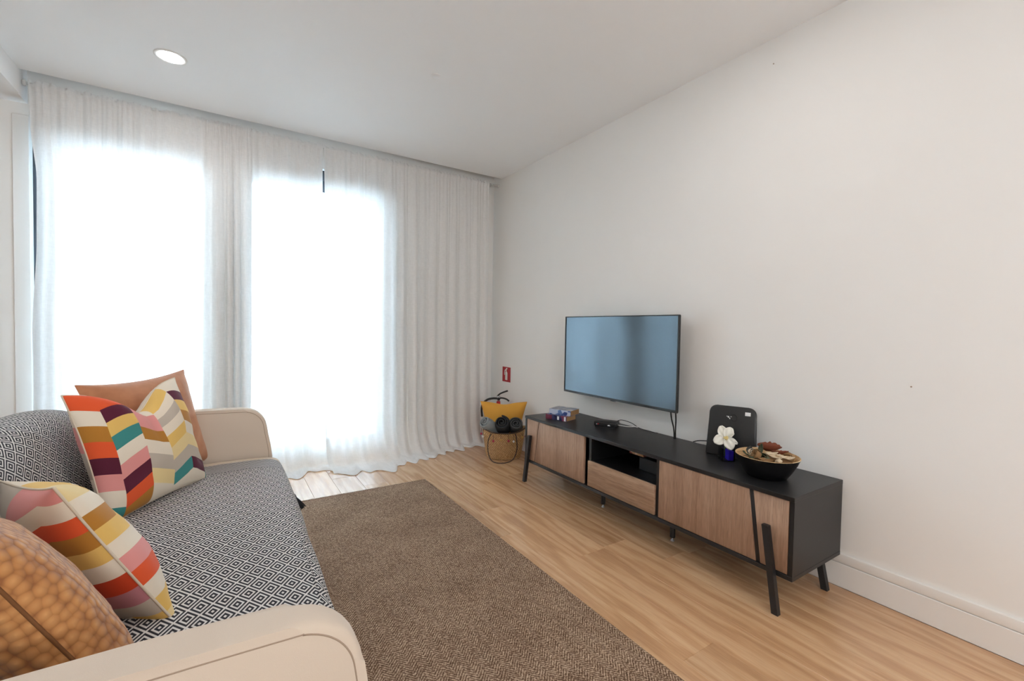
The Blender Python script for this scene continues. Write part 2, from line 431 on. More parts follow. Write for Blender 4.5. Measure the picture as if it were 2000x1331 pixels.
# floor boards
PW, PL = .163, 1.416
row_off = {0: .914, 1: 1.616}
RUGX0, RUGX1, RUGY0, RUGY1 = -.62, 1.2164, -.30, 3.0125
k0 = -10
for k in range(k0, 7):
    x0 = 1.297 + k * PW; x1 = min(x0 + PW, XR - .015)
    if x1 - x0 < .02: continue
    random.seed(100 + k)
    off = row_off.get(k, random.uniform(0, PL))
    y = off - PL * 3
    while y < YB + .02:
        a, b = max(y, -.75), min(y + PL, YB + .02)
        y += PL
        if b - a < .03: continue
        if x0 >= RUGX0 and x1 <= RUGX1 and a >= RUGY0 and b <= RUGY1: continue
        if x1 < .1 and b < 2.9: continue
        g = .0004
        boxes('plank', [(x0 + g, x1 - g, a + g, b - g, -.0034, 0)], M['plank'], floor, .0006, 1)
random.seed(11)

# window: anthracite sliding door, two sashes
win = bpy.data.objects.new('window_1', None); COL.objects.link(win); win.location = (0, 0, 0); meta(win, 'wide anthracite sliding glass door behind the sheer curtains', None, None, 'structure')
FY0, FY1 = YB + .05, YB + .15
def fr(name, x0, x1, z0, z1, dy=0): return boxes(name, [(x0, x1, FY0 + dy, FY1 + dy, z0, z1)], M['frame'], win, .003, 1)
fr('frame_jamb', WX0, WX0 + .06, 0, WZ); fr('frame_jamb', WX1 - .08, WX1, 0, WZ)
fr('frame_head', WX0 + .06, WX1 - .08, WZ - .08, WZ); fr('frame_threshold', WX0 + .06, WX1 - .08, 0, .05)
for (a, b) in ((WX0 + .06, .13), (.06, WX1 - .08)):
    dy = .0 if a < 0 else .0
    xa, xb = (a, .025) if a < 0 else (.026, b)
    s = boxes('sash', [(xa, xa + (.06 if a < 0 else .10), FY0 + .02, FY1 - .02, .05, WZ - .08), (xb - (.10 if a < 0 else .06), xb, FY0 + .02, FY1 - .02, .05, WZ - .08),
                       (xa + .06, xb - .06, FY0 + .02, FY1 - .02, .05, .14), (xa + .06, xb - .06, FY0 + .02, FY1 - .02, 2.20, WZ - .08)], M['frame'], win)
    boxes('pane', [(xa + .06, xb - .06, FY0 + .045, FY0 + .053, .14, 2.20)], M['pane'], s)
boxes('door_handle', [(.0, .02, FY0 - .03, FY0 + .02, 1.0, 1.18)], M['frame'], win, .004, 2)
struct(boxes('outside_terrace', [(-6, 7, YB + .26, YB + 6, -.25, -.05)], M['outside']))

# ------------------------------------------------------------------ curtain rod and curtains
rod = thing('curtain_rod', 'white curtain rod running below the ceiling above the window', 'curtain rod', (0, 3.825, 2.505))
ZR = 2.505; YC = 3.825
tube('pole', [(-1.0, 0, 0), (2.262, 0, 0)], .0085, M['white_metal'], rod, 10)
lathe('end_socket', [(0, .0), (.017, .0), (.017, .012), (.010, .016), (.0086, .016)], M['white_metal'], rod, 16).matrix_local = Matrix.Translation((-1.001, 0, 0)) @ Matrix.Rotation(PI / 2, 4, 'Y')
lathe('end_socket', [(0, .0), (.017, .0), (.017, .012), (.010, .016), (.0086, .016)], M['white_metal'], rod, 16).matrix_local = Matrix.Translation((2.276, 0, 0)) @ Matrix.Rotation(-PI / 2, 4, 'Y')
boxes('bracket', [(2.19, 2.20, -.012, .09, -.012, .004), (2.175, 2.215, .084, .094, -.085, .015)], M['white_metal'], rod, .002, 1)
for dz in (-.03, -.07):
    lathe('screw', [(0, .003), (.005, .003), (.006, 0)], M['frame'], rod, 10).matrix_local = Matrix.Translation((2.195, .0835, dz)) @ Matrix.Rotation(PI / 2, 4, 'X')

HEM = [(-1.0, .10), (0, .22), (.354, .345), (.475, .30), (.6, .265), (.742, .385), (.915, .44), (1.1, .475), (1.27, .345), (1.5, .31), (1.8, .20), (2.0, .205), (2.16, .14)]
def curtain(x0, x1, seed, label, period, x0b=None, x1b=None, yoff=0.0, dense=None, leftbow=None, ampk=1.0):
    x0b = x0 if x0b is None else x0b; x1b = x1 if x1b is None else x1b
    nx = int((x1 - x0) / .0042); nzv = 96
    # irregular fold phase along the width
    ph = []; p = seed * 1.7
    for i in range(nx + 1):
        x = x0 + (x1 - x0) * i / nx
        per = period * (1 + .45 * nz(x * 3.1, seed, .3) * 1.6)
        if dense:
            for (c, wd, k) in dense: per *= 1 - k * math.exp(-((x - c) / wd) ** 2)
        p += 2 * PI * ((x1 - x0) / nx) / max(per, .016); ph.append(p)
    V = []
    rows = []
    ztop, zk = 2.528, .34
    for j in range(nzv + 1):
        t = j / nzv
        if t < .06: rows.append(('h', t / .06))
        elif t < .62: rows.append(('d', (t - .06) / .56))
        else: rows.append(('p', (t - .62) / .38))
    for kind, s in rows:
        for i in range(nx + 1):
            f = i / nx
            if kind == 'h': z = ztop - s * .055; lin = 0
            elif kind == 'd': z = ztop - .055 - s * (ztop - .055 - zk); lin = s * .86
            else: z = None; lin = .86 + .14 * s
            xx = (x0 + (x0b - x0) * lin) * (1 - f) + (x1 + (x1b - x1) * lin) * f
            X = xx
            fold = math.sin(ph[i]) + .35 * math.sin(ph[i] * .47 + seed) + .16 * math.sin(ph[i] * 2.03 + 1.3)
            small = math.sin(ph[i] * 3.1 + 2.0 * nz(xx * 40, seed))
            if kind == 'h':
                d = abs(s - .5) * 2
                bulge = .0105 * math.sqrt(max(0, 1 - min(1, abs(s - .55) / .38) ** 2))
                zz = z + (1 - s) * .006 * nz(xx * 45, seed * 3.3) * 2
                y = YC - .003 - bulge + .004 * small * (.4 + d) + .0035 * fold
            elif kind == 'd':
                amp = (.005 + .020 * min(1, s * 1.8)) * ampk
                drift = .02 * s * nz(xx * 2.0, z * .8, seed)
                y = YC + yoff * min(1, s * 4) - .006 - .012 * min(1, s * 6) + amp * fold + .0035 * small * (1 - s) ** 3 - .03 * s * s + drift
                zz = z
                X = xx + .012 * s * nz(xx * 6, z * 1.1, seed + 4) + .006 * math.cos(ph[i]) * min(1, s * 3)
            else:
                D = lerp_tab(HEM, xx) - .03 + .05 * nz(xx * 7, seed, 2.2) * s
                # down, curving forward, then lying on the floor
                if s < .68:
                    q = s / .68
                    zz = zk * (1 - q) ** 1.75; yo = D * .66 * q ** 1.9
                else:
                    q = (s - .68) / .32
                    zz = 0; yo = D * (.66 + .34 * q) + .02 * q * math.sin(ph[i] * .5 + seed)
                lie = max(0, (s - .45) / .55)
                crumple = .5 + .5 * nz(xx * 9, s * 4, seed * 2)
                zz = zz + .006 + lie * (.046 * (1 - q if s >= .68 else 1) * (crumple * .8 + .25 * (1 + math.sin(ph[i] * .8)) * .5)) * (1 - .0 * s)
                if s > .93: zz = .004 + (zz - .004) * (1 - (s - .93) / .07 * .75)
                amp = .027 * (ampk + (1 - ampk) * s) * (1 + .25 * s)
                y = YC + yoff - .048 + .02 * nz(xx * 2.0, zk * .8, seed) - yo + amp * fold
                X = xx + .012 * nz(xx * 6, zk * 1.1 - s * .5, seed + 4) + .006 * math.cos(ph[i]) + .02 * s * nz(xx * 8, s * 2, seed + 9)
                zz = max(.004, zz)
            if leftbow and f < .2 and zz < 2.45:
                b = lerp_tab(leftbow, 2.5 - zz); X += b * (1 - f / .2)
            V.append((min(X, 2.255), min(y, YB - .012), zz))
    Fc = [(j * (nx + 1) + i, j * (nx + 1) + i + 1, (j + 1) * (nx + 1) + i + 1, (j + 1) * (nx + 1) + i) for j in range(nzv) for i in range(nx)]
    o = pyd('curtain', V, Fc, M['curtain']); return meta(o, label, 'curtain', 'sheer curtains at the window')
curtain(-.975, .17, 1.0, 'wide sheer white curtain hanging beside the sofa back at the left end of the rod', .125, dense=[(.08, .13, .72), (-.9, .07, .4)], leftbow=[(.0, 0), (.2, .004), (.55, .030), (.9, .028), (1.5, .004), (2.5, 0)])
curtain(-.13, .652, 2.3, 'sheer white curtain with a gathered edge, second from the left, behind the sofa arm', .118, yoff=.045, dense=[(-.02, .12, .70)], x1b=.70)
curtain(.660, 1.43, 3.1, 'sheer white curtain pooling furthest onto the floor in front of the rug', .122, x0b=.668)
curtain(1.415, 2.165, 4.6, 'beige-looking sheer curtain in front of solid wall, next to the straw basket', .115, yoff=.012, ampk=.62)

# ------------------------------------------------------------------ ceiling fittings
def downlight(x, y, label):
    d = thing('downlight', label, 'ceiling light', (x, y, H), 'recessed ceiling downlights')
    lathe('trim_ring', [(.056, -.0005), (.058, -.004), (.070, -.005), (.0745, -.003), (.0755, 0)], M['white_metal'], d, 40)
    pyd('diffuser', [(.0565 * math.cos(2 * PI * k / 28), .0565 * math.sin(2 * PI * k / 28), -.002) for k in range(28)], [tuple(range(28))[::-1]], M['lamp'], d, False)
    return d
downlight(-.248, 3.116, 'round recessed ceiling downlight glowing near the curtain')
for (x, y, lb) in ((1.45, 1.05, 'recessed ceiling downlight above the near end of the console'), (-.25, 1.60, 'added recessed ceiling downlight, out of view above the middle of the sofa'),  # sofa one and the two behind are added, unseen, to brighten the room
                   (1.45, -1.30, 'added recessed ceiling downlight, unseen behind the viewer on the television side'), (-.25, -.60, 'added recessed ceiling downlight, unseen behind the viewer on the sofa side')):
    downlight(x, y, lb)
cp = lathe('ceiling_cover_plate', [(0, -.003), (.026, -.003), (.028, -.0015), (.028, 0)], M['ceiling'], None, 24, (1.03, 2.46, H))
meta(cp, 'small round white cover plate flush on the ceiling', 'cover plate')

M['globe'] = m_emit('added_globe_glow', (.90, .96, 1.0), FILL_GLOBE_STRENGTH)
def globe(x, y, z, label):  # invented hanging lamp out of view, added to lift ceiling and walls
    g = thing('added_fill_lamp', label, 'added lamp', (x, y, H), 'added globe fill lamps')
    R = .13; dz = z - H
    lathe('globe', [(R * math.sin(PI * k / 8), dz - R * math.cos(PI * k / 8)) for k in range(9)], M['globe'], g, 14)
    tube('cord', [(0, 0, -.02), (0, 0, dz + R)], .003, M['cable'], g, 6)
    lathe('ceiling_rose', [(0, -.025), (.05, -.022), (.055, 0)], M['white_metal'], g, 24)
globe(-.55, -1.75, 1.30, 'added globe fill lamp, unseen behind the viewer on the sofa side')
globe(.35, -1.75, 1.30, 'added globe fill lamp, unseen behind the viewer in the middle of the row')
globe(1.25, -1.75, 1.30, 'added globe fill lamp, unseen behind the viewer on the television side')

# ------------------------------------------------------------------ rug
rug = boxes('rug', [(RUGX0, RUGX1 - .022, RUGY0, RUGY1 - .022, .001, .0085)], M['rug']); meta(rug, 'brown herringbone woven sisal rug in front of the sofa', 'rug')
boxes('binding_tape', [(RUGX1 - .022, RUGX1, RUGY0, RUGY1, .001, .009), (RUGX0, RUGX1 - .022, RUGY1 - .022, RUGY1, .001, .009)], M['rug'], rug, .002, 1)

# ------------------------------------------------------------------ sofa
SY0, SY1 = .655, 2.530; AT = .062          # outer ends, arm thickness
sofa = thing('sofa', 'beige linen sofa with rounded arms under a patterned throw', 'sofa', (-.2, 1.6, 0))
def sp(name, ob): 
    ob.parent = sofa; ob.matrix_parent_inverse = Matrix.Translation((.2, -1.6, 0)); return ob
arm_prof = [(-.66, .13), (.175, .13)] + [(.200, .30), (.197, .46), (.190, .52), (.180, .572)] + arc(.075, .598, .100, -2, 90, 9)[1:] + [(-.10, .703), (-.35, .703), (-.60, .70), (-.66, .66)]
for (a0, a1) in ((SY0, SY0 + AT), (SY1 - AT, SY1)):
    am = sp('arm', prism('arm', arm_prof, 1, a0, a1, M['sofa'], None, .014, 4))
    ol = [Vector((x, z)) for (x, z) in arm_prof[1:]]
    ins = []
    for q in range(len(ol)):
        d = (ol[min(q + 1, len(ol) - 1)] - ol[max(q - 1, 0)]).normalized()
        ins.append(ol[q] + Vector((-d.y, d.x)) * .0145)
    for yy in (a0 + .0006, a1 - .0006):
        tube('piping', spline([(p.x, yy, p.y) for p in ins], 3), .0014, M['piping'], None, 6).parent = am
sp('seat_base', boxes('seat_base', [(-.60, .186, SY0 + AT, SY1 - AT, .13, .30)], M['sofa'], None, .012, 2))
sp('seat_cushion', boxes('seat_cushion', [(-.52, .205, SY0 + AT + .002, SY1 - AT - .002, .30, .447)], M['sofa'], None, .035, 4))
back_prof = [(-.66, .14), (-.70, .45), (-.69, .66)] + [(-.665, .735), (-.615, .775), (-.555, .788), (-.505, .772), (-.475, .73), (-.455, .66), (-.425, .52), (-.41, .40), (-.41, .14)]
def endz(y):   # the top of the back rolls down towards both arms
    e = 0.0
    if y > 2.0: e = ((y - 2.0) / .45) ** 2
    if y < 1.15: e = ((1.15 - y) / .42) ** 2
    return .055 * e
V = []; n = len(back_prof); ys = [SY0 + AT + .002 + (SY1 - SY0 - 2 * AT - .004) * i / 24 for i in range(25)]
for y in ys:
    for (x, z) in back_prof:
        V.append((x, y, z - (endz(y) if z > .5 else 0)))
Fc = [(j * n + i, j * n + (i + 1) % n, (j + 1) * n + (i + 1) % n, (j + 1) * n + i) for j in range(24) for i in range(n)]
Fc += [tuple(range(n))[::-1], tuple(24 * n + i for i in range(n))]
sp('backrest', pyd('backrest', V, Fc, M['sofa']))
for (x, y) in ((.14, SY0 + .10), (.14, SY1 - .10), (-.60, SY0 + .10), (-.60, SY1 - .10)):
    sp('leg', lathe('leg', [(0, .0095), (.014, .0095), (.022, .13), (0, .13)], M['legwood'], None, 14, (x, y, 0)))

# throw: one cloth from the front edge over seat and back
tp = [(.268, .285), (.262, .33), (.246, .39), (.234, .425), (.213, .450), (.175, .460), (.10, .464), (-.05, .464), (-.20, .460), (-.33, .456), (-.385, .466), (-.402, .505),
      (-.418, .58), (-.440, .66), (-.462, .735), (-.495, .783), (-.552, .801), (-.618, .788), (-.672, .748), (-.703, .68), (-.712, .56), (-.712, .42)]
prof = spline([(x, 0, z) for x, z in tp], 5)
arcl = [0]
for a, b in zip(prof, prof[1:]): arcl.append(arcl[-1] + (b - a).length)
ny = 84; TY0, TY1 = SY0 + AT + .006, 2.440
V = []; UV = []
for j in range(ny + 1):
    y = TY0 + (TY1 - TY0) * j / ny
    for i, p in enumerate(prof):
        x, z = p.x, p.z
        if z > .5: z -= endz(y) * min(1, (z - .5) / .2)
        wr_ = .004 * nz(x * 5, y * 4, 1.0) + .002 * nz(x * 14, y * 12, 5.0)
        if x > -.36: z += abs(wr_) if x < .2 else 0
        if x > .2: x += .010 * nz(y * 5, z * 4, 3) * (x - .2) / .06 - .02 * (1.9 - min(y, 1.9)) / 1.2
        if x < -.36: x += abs(wr_)
        V.append((x, y, z)); UV.append((arcl[i] + .004 * nz(x * 3, y * 3, 8), y - TY0 + .006 * nz(x * 4, y * 2, 9) - .022 * (x + .3)))
n = len(prof)
Fc = [(j * n + i, j * n + i + 1, (j + 1) * n + i + 1, (j + 1) * n + i) for j in range(ny) for i in range(n - 1)]
thr = pyd('throw_blanket', V, Fc, M['throw'], None, True, None, UV); meta(thr, 'black and white diamond-weave throw spread over the sofa seat and back', 'throw')
def tassel(loc, lean):
    V, Fc = [], []
    random.seed(5)
    def addt(pts, r, seg=5):
        v, f = tube_mesh(pts, r, seg); b = len(V); V.extend(v); Fc.extend([tuple(i + b for i in q) for q in f])
    L = Vector(loc); D = Vector(lean).normalized(); A = D.orthogonal().normalized(); B = D.cross(A)
    addt([L - D * .03, L], .003); addt([L, L + D * .008, L + D * .018, L + D * .024], [.006, .011, .010, .008], 8)
    for k in range(34):
        a = k * 2.4; r = .010 * math.sqrt((k + 1) / 34)
        o = A * math.cos(a) + B * math.sin(a)
        addt([L + D * .02 + o * r * .7, L + D * .045 + o * r * 1.3, L + D * (.075 + .012 * random.random()) + o * r * 2.0], .0018, 4)
    o = pyd('tassel', V, Fc, M['darkthread'], thr); return o
tassel((.274, 2.355, .288), (.35, -.30, -.60)); tassel((.262, TY0 + .04, .288), (.25, 0, -1))

# ------------------------------------------------------------------ cushions
def pillow(name, c, right, up, w, h, T, mat, label, chop=0, seed=0, seam=None, droop=0, pinch=.07, N=34, taper=0):
    c = Vector(c); R = Vector(right).normalized(); U = Vector(up); U = (U - R * U.dot(R)).normalized(); Nn = R.cross(U)
    mw = Matrix.Identity(4)
    for i in range(3): mw[i][0], mw[i][1], mw[i][2], mw[i][3] = R[i], U[i], Nn[i], c[i]
    V = []; UV = []; Fc = []
    def pt(u, v, side):
        x = w / 2 * u * (1 - pinch * (1 - v * v) * u * u); y = h / 2 * v * (1 - pinch * (1 - u * u) * v * v)
        e = (max(0, 1 - abs(u) ** 2.4) ** .52) * (max(0, 1 - abs(v) ** 2.4) ** .52)
        z = side * T / 2 * e
        if chop:
            g = math.exp(-(u / .42) ** 2); t = max(0, (v + .35) / 1.35)
            y -= chop * g * t * t; z += side * T * .22 * (1 - g) * t * (1 - u * u) * e - side * T * .18 * math.exp(-(u / .12) ** 2) * t * e * (1 if v < .98 else 0)
        wr = (.008 * nz(x * 9, y * 9, seed) + .0035 * nz(x * 26, y * 22, seed + 3)) * min(1, e * 2)
        z += side * wr - droop * (x * x) * 0
        x *= 1 - taper * (1 - v) / 2
        return (x, y, z)
    for side in (1, -1):
        b = len(V)
        for j in range(N + 1):
            for i in range(N + 1):
                u = math.sin((i / N - .5) * PI); v = math.sin((j / N - .5) * PI)
                V.append(pt(u, v, side)); UV.append(((u + 1) / 2 + (0 if side > 0 else 1.4), (v + 1) / 2 + (0 if side > 0 else 3.0)))
        for j in range(N):
            for i in range(N):
                q = (b + j * (N + 1) + i, b + j * (N + 1) + i + 1, b + (j + 1) * (N + 1) + i + 1, b + (j + 1) * (N + 1) + i)
                Fc.append(q if side > 0 else q[::-1])
    o = pyd(name, V, Fc, mat, None, True, None, UV); o.matrix_world = mw
    meta(o, label, 'cushion', 'cushions on the sofa')
    # seam cord all round
    pts = []
    K = 24
    for (u0, v0, u1, v1) in ((-1, -1, 1, -1), (1, -1, 1, 1), (1, 1, -1, 1), (-1, 1, -1, -1)):
        for k in range(K):
            f = math.sin((k / K - .5) * PI) * .5 + .5; pts.append(pt(u0 + (u1 - u0) * f, v0 + (v1 - v0) * f, 1))
    tube('seam', pts, .0026, seam or mat, o, 6, True)
    return o
pillow('cushion', (-.255, 2.350, .672), (.636, .771, .031), (-.243, .162, .956), .462, .432, .15, M['velvet'], 'tan velvet cushion leaning in the far corner of the sofa', .0, 1, droop=0, pinch=.10)
pillow('cushion', (-.246, 2.085, .664), (.56, .83, .011), (-.259, .155, .953), .455, .44, .15, M['patch1'], 'patchwork cushion with teal and plum bands and dented top, in front of the tan cushion', .095, 2, M['seamcream'])
def edge_pillow(C1, C2, e2, T, mat, label, seed, size=.43):
    """a cushion known by its near edge (C1 upper, C2 lower corner); e2 points into the cushion"""
    C1, C2, e2 = Vector(C1), Vector(C2), Vector(e2).normalized()
    c = (C1 + C2) / 2 + e2 * size / 2
    return pillow('cushion', tuple(c), tuple(-e2), tuple(C1 - C2), size, (C1 - C2).length, T, mat, label, 0, seed, M['seamcream'] if mat is M['patch2'] else M['ochreseam'])
edge_pillow((-.302, 1.262, .752), (-.058, 1.118, .478), (-.42, .88, -.16), .155, M['patch2'], 'patchwork cushion with orange and ochre bands near the close sofa arm', 6)
edge_pillow((-.316, .888, .832), (-.072, .786, .497), (-.36, .92, -.20), .150, M['ostrich'], 'ochre cushion with a dimpled surface against the close sofa arm', 9)

# ------------------------------------------------------------------ media console
CXF, CXB, CY0, CY1, CZ0, CZ1 = 1.840, 2.256, .832, 2.659, .145, .4745
con = thing('media_console', 'long black media console with oak fronts on slanted black legs', 'tv console', (2.05, 1.75, 0))
def cn(ob): ob.parent = con; ob.matrix_parent_inverse = Matrix.Translation((-2.05, -1.75, 0)); return ob
cn(boxes('top_panel', [(CXF - .004, CXB, CY0, CY1, CZ1 - .018, CZ1)], M['blackboard'], None, .0012, 1))
cn(boxes('bottom_panel', [(CXF - .002, CXB, CY0, CY1, CZ0, CZ0 + .018)], M['blackboard'], None, .0012, 1))
for (a, b) in ((CY0 + .001, CY0 + .018), (CY1 - .018, CY1 - .001)):
    cn(boxes('side_panel', [(CXF, CXB, a, b, CZ0 + .018, CZ1 - .018)], M['blackboard']))
cn(boxes('back_panel', [(CXB - .006, CXB, CY0 + .018, CY1 - .018, CZ0 + .018, CZ1 - .018)], M['blackboard']))
for (a, b) in ((1.479, 1.497), (1.978, 1.996)):
    cn(boxes('divider', [(CXF + .016, CXB - .006, a, b, CZ0 + .018, CZ1 - .018)], M['blackboard']))
cn(boxes('shelf', [(CXF + .016, CXB - .006, 1.497, 1.978, .305, .318)], M['blackboard']))
zb, zt = CZ0 + .020, CZ1 - .020
def quad_front(name, y0b, y0t, y1t, y1b, z0, z1, mat, x0=CXF + .002, th=.017):
    return cn(prism(name, [(y0b, z0), (y1b, z0), (y1t, z1), (y0t, z1)], 0, x0, x0 + th, mat, None, .0012, 1))
quad_front('door', 2.030, 2.030, 2.492, 2.538, zb, zt, M['oak_v'])
quad_front('front_panel', 2.546, 2.500, 2.637, 2.637, zb, zt, M['oak_v'])
quad_front('groove_strip', 2.538, 2.492, 2.500, 2.546, zb, zt, M['black_metal'], CXF + .006, .01)
quad_front('door', .976, 1.013, 1.470, 1.470, zb, zt, M['oak_v'])
quad_front('front_panel', .853, .853, .994, .957, zb, zt, M['oak_v'])
quad_front('groove_strip', .957, .994, 1.013, .976, zb, zt, M['black_metal'], CXF + .006, .01)
dr = quad_front('drawer', 1.497, 1.497, 1.994, 1.994, zb, .316, M['oak_h'])
def bar(name, p0, p1, w, d):
    """square bar from p0 to p1 with level ends; w along y, d along x"""
    (x0, y0, z0), (x1, y1, z1) = p0, p1
    V = []
    for (x, y, z) in ((x0, y0, z0), (x1, y1, z1)):
        V += [(x - d / 2, y - w / 2, z), (x + d / 2, y - w / 2, z), (x + d / 2, y + w / 2, z), (x - d / 2, y + w / 2, z)]
    return cn(pyd(name, V, [(3, 2, 1, 0), (4, 5, 6, 7), (0, 1, 5, 4), (1, 2, 6, 5), (2, 3, 7, 6), (3, 0, 4, 7)], M['black_metal'], None, False))
bar('leg', (1.823, 2.632, 0.0005), (1.824, 2.578, .345), .025, .022)
bar('leg', (1.823, .880, 0.0005), (1.824, .930, .338), .025, .022)
bar('leg', (2.185, 2.635, 0.0005), (2.205, 2.595, CZ0), .025, .024)
bar('leg', (2.185, .856, 0.0005), (2.205, .895, CZ0), .025, .024)
for (x, y) in ((1.985, 2.000), (1.985, 1.487)):
    f = cn(lathe('support_foot', [(0, .02), (.013, .02), (.0135, .022), (.0135, CZ0), (0, CZ0)], M['black_metal'], None, 16, (x, y, 0)))
    lathe('levelling_screw', [(0, .0005), (.010, .0005), (.010, .006), (.004, .008), (.004, .021)], M['chrome'], f, 12)

# ------------------------------------------------------------------ television
TX, TY_0, TY_1, TZ0, TZ1 = 2.150, 1.608, 2.605, .640, 1.200
tv = thing('television', 'flat wall-mounted television with dark reflective screen above the console', 'television', (2.19, (TY_0 + TY_1) / 2, TZ0))
def tvp(ob): ob.parent = tv; ob.matrix_parent_inverse = Matrix.Translation((-2.19, -(TY_0 + TY_1) / 2, -TZ0)); return ob
tvp(boxes('bezel', [(TX, TX + .014, TY_0, TY_1, TZ1 - .007, TZ1), (TX, TX + .014, TY_0, TY_1, TZ0, TZ0 + .014), (TX, TX + .014, TY_0, TY_0 + .007, TZ0 + .014, TZ1 - .007), (TX, TX + .014, TY_1 - .007, TY_1, TZ0 + .014, TZ1 - .007)], M['plastic']))
# the panel bows very slightly, as the bent reflections show
V = []; nyy, nzz = 60, 24
for j in range(nzz + 1):
    for i in range(nyy + 1):
        y = TY_0 + .007 + (TY_1 - TY_0 - .014) * i / nyy; z = TZ0 + .014 + (TZ1 - TZ0 - .021) * j / nzz
        f, g = i / nyy, j / nzz
        V.append((TX + .0035 + .0006 * math.sin(f * 9 + 1.5 * math.sin(g * 3)) * math.sin(PI * f), y, z))
Fc = [(j * (nyy + 1) + i, (j + 1) * (nyy + 1) + i, (j + 1) * (nyy + 1) + i + 1, j * (nyy + 1) + i + 1) for j in range(nzz) for i in range(nyy)]
tvp(pyd('screen', V, Fc, M['screen']))
tvp(boxes('rear_casing', [(TX + .014, TX + .022, TY_0 + .002, TY_1 - .002, TZ0 + .002, TZ1 - .002), (TX + .022, TX + .058, TY_0 + .12, TY_1 - .12, TZ0 + .03, TZ0 + .38)], M['plastic'], None, .003, 2))
tvp(boxes('wall_mount', [(TX + .058, XR, 1.95, 2.27, .78, .98)], M['black_metal'], None, .002, 1))
tvp(boxes('receiver_lip', [(TX + .001, TX + .012, 2.085, 2.125, TZ0 - .005, TZ0)], M['plastic'], None, .001, 1))
cab = thing('television_cable', 'two black cables dangling from the television corner to the console', 'cable', (2.2, 1.66, .48))
for i, ctrl in enumerate(([(2.175, 1.668, .66), (2.185, 1.667, .60), (2.195, 1.657, .54), (2.20, 1.655, .478)], [(2.180, 1.638, .66), (2.19, 1.640, .60), (2.203, 1.650, .55), (2.205, 1.652, .52), (2.207, 1.652, .478)])):
    o = tube('cable_strand', spline(ctrl, 8), .0038, M['cable'], None, 8); o.parent = cab; o.matrix_parent_inverse = Matrix.Translation((-2.2, -1.66, -.48))

# ------------------------------------------------------------------ things on the console
ZT = CZ1
def book(name, loc, rz, L, W, T, cov, label, side_mat=None):
    b = thing(name, label, 'book', loc, 'paperbacks on the console'); b.rotation_euler = (0, 0, rz)
    # spine along local x at y=-W/2
    boxes('page_block', [(-L / 2 + .002, L / 2 - .002, -W / 2 + .003, W / 2 - .002, .0012, T - .0012)], M['pages'], b)
    boxes('cover', [(-L / 2, L / 2, -W / 2, W / 2, 0, .0011), (-L / 2, L / 2, -W / 2, -W / 2 + .0018, .0011, T - .0011)], cov, b)
    boxes('front_cover', [(-L / 2, L / 2, -W / 2, W / 2, T - .0011, T)], M['booktop'] if cov is M['book_a'] else cov, b)
    return b
ang = math.atan2(2.374 - 2.492, 1.941 - 1.903)    # direction of the spines across the picture
b2 = book('paperback_book', (1.990, 2.440, ZT), math.radians(-72), .172, .122, .033, M['book_b'], 'navy and red paperback at the bottom of the pair on the console')
boxes('spine_print', [(-.085, -.034, -.0613, -.0610, .002, .031)], M['bookred'], b2); boxes('spine_print', [(.010, .026, -.0613, -.0610, .004, .028)], M['white'], b2); boxes('spine_print', [(.066, .080, -.0613, -.0610, .002, .031)], M['white'], b2)
b1 = book('paperback_book', (2.022, 2.440, ZT + .0332), math.radians(-68), .168, .132, .037, M['book_a'], 'pale blue paperback lying on top of the other on the console')
# set-top box
st = thing('set_top_box', 'small black set-top box on the console below the television', 'media box', (2.105, 2.105, ZT)); st.rotation_euler = (0, 0, math.radians(-60))
boxes('casing', [(-.072, .072, -.05, .05, .006, .036)], M['plastic'], st, .006, 3)
boxes('base_plate', [(-.066, .066, -.045, .045, .0, .006)], M['plastic'], st)
boxes('status_light', [(-.046, -.040, -.0508, -.0502, .018, .024)], M['led'], st)
boxes('front_logo', [(.018, .036, -.0508, -.0502, .014, .017), (.022, .032, -.0508, -.0502, .017, .021)], M['sticker'], st)
boxes('front_mark', [(-.056, -.050, -.0508, -.0502, .017, .022)], M['sticker'], st)
c2 = tube('box_cable', spline([(2.145, 2.08, ZT + .022), (2.175, 2.05, ZT + .045), (2.205, 1.99, ZT + .035), (2.215, 1.93, ZT + .012), (2.225, 1.88, ZT + .005), (2.235, 1.80, ZT + .004)], 8), .0022, M['cable']); meta(c2, 'thin black cable curling from the back of the set-top box', 'cable')
c3 = tube('box_cable', spline([(2.150, 2.06, ZT + .014), (2.18, 1.99, ZT + .012), (2.205, 1.93, ZT + .020), (2.222, 1.86, ZT + .012), (2.238, 1.80, ZT + .0045)], 8), .0022, M['white_metal']); meta(c3, 'thin pale cable trailing from the set-top box along the wall', 'cable')
# router
rt = thing('router', 'tall black router with rounded corners and white sticker on the console', 'router', (2.155, 1.285, ZT))
rt.rotation_euler = (0, 0, math.radians(-68))
RW, RH = .120, .255
def rrect(hw, h, r, top_in=.012):
    o = arc(hw - r - .0 - top_in, h - r, r, 0, 90, 6) + arc(-hw + r + top_in, h - r, r, 90, 180, 6) + [(-hw + .004, 0.004), (-hw + .012, 0), (hw - .012, 0), (hw - .004, .004)]
    return o
body = prism('housing', rrect(RW, RH, .035), 1, -.016, .016, M['plastic'], rt, .006, 3)
body.rotation_euler = (math.radians(-10), 0, 0)
boxes('label_sticker', [(.058, .083, -.0170, -.0163, RH - .042, RH - .024)], M['sticker'], body)
boxes('logo_mark', [(-.020, -.014, -.0168, -.0162, RH - .060, RH - .052), (-.013, -.008, -.0168, -.0162, RH - .066, RH - .060), (-.008, -.003, -.0168, -.0162, RH - .056, RH - .052), (-.026, -.021, -.0168, -.0162, RH - .055, RH - .052)], M['sticker'], body)
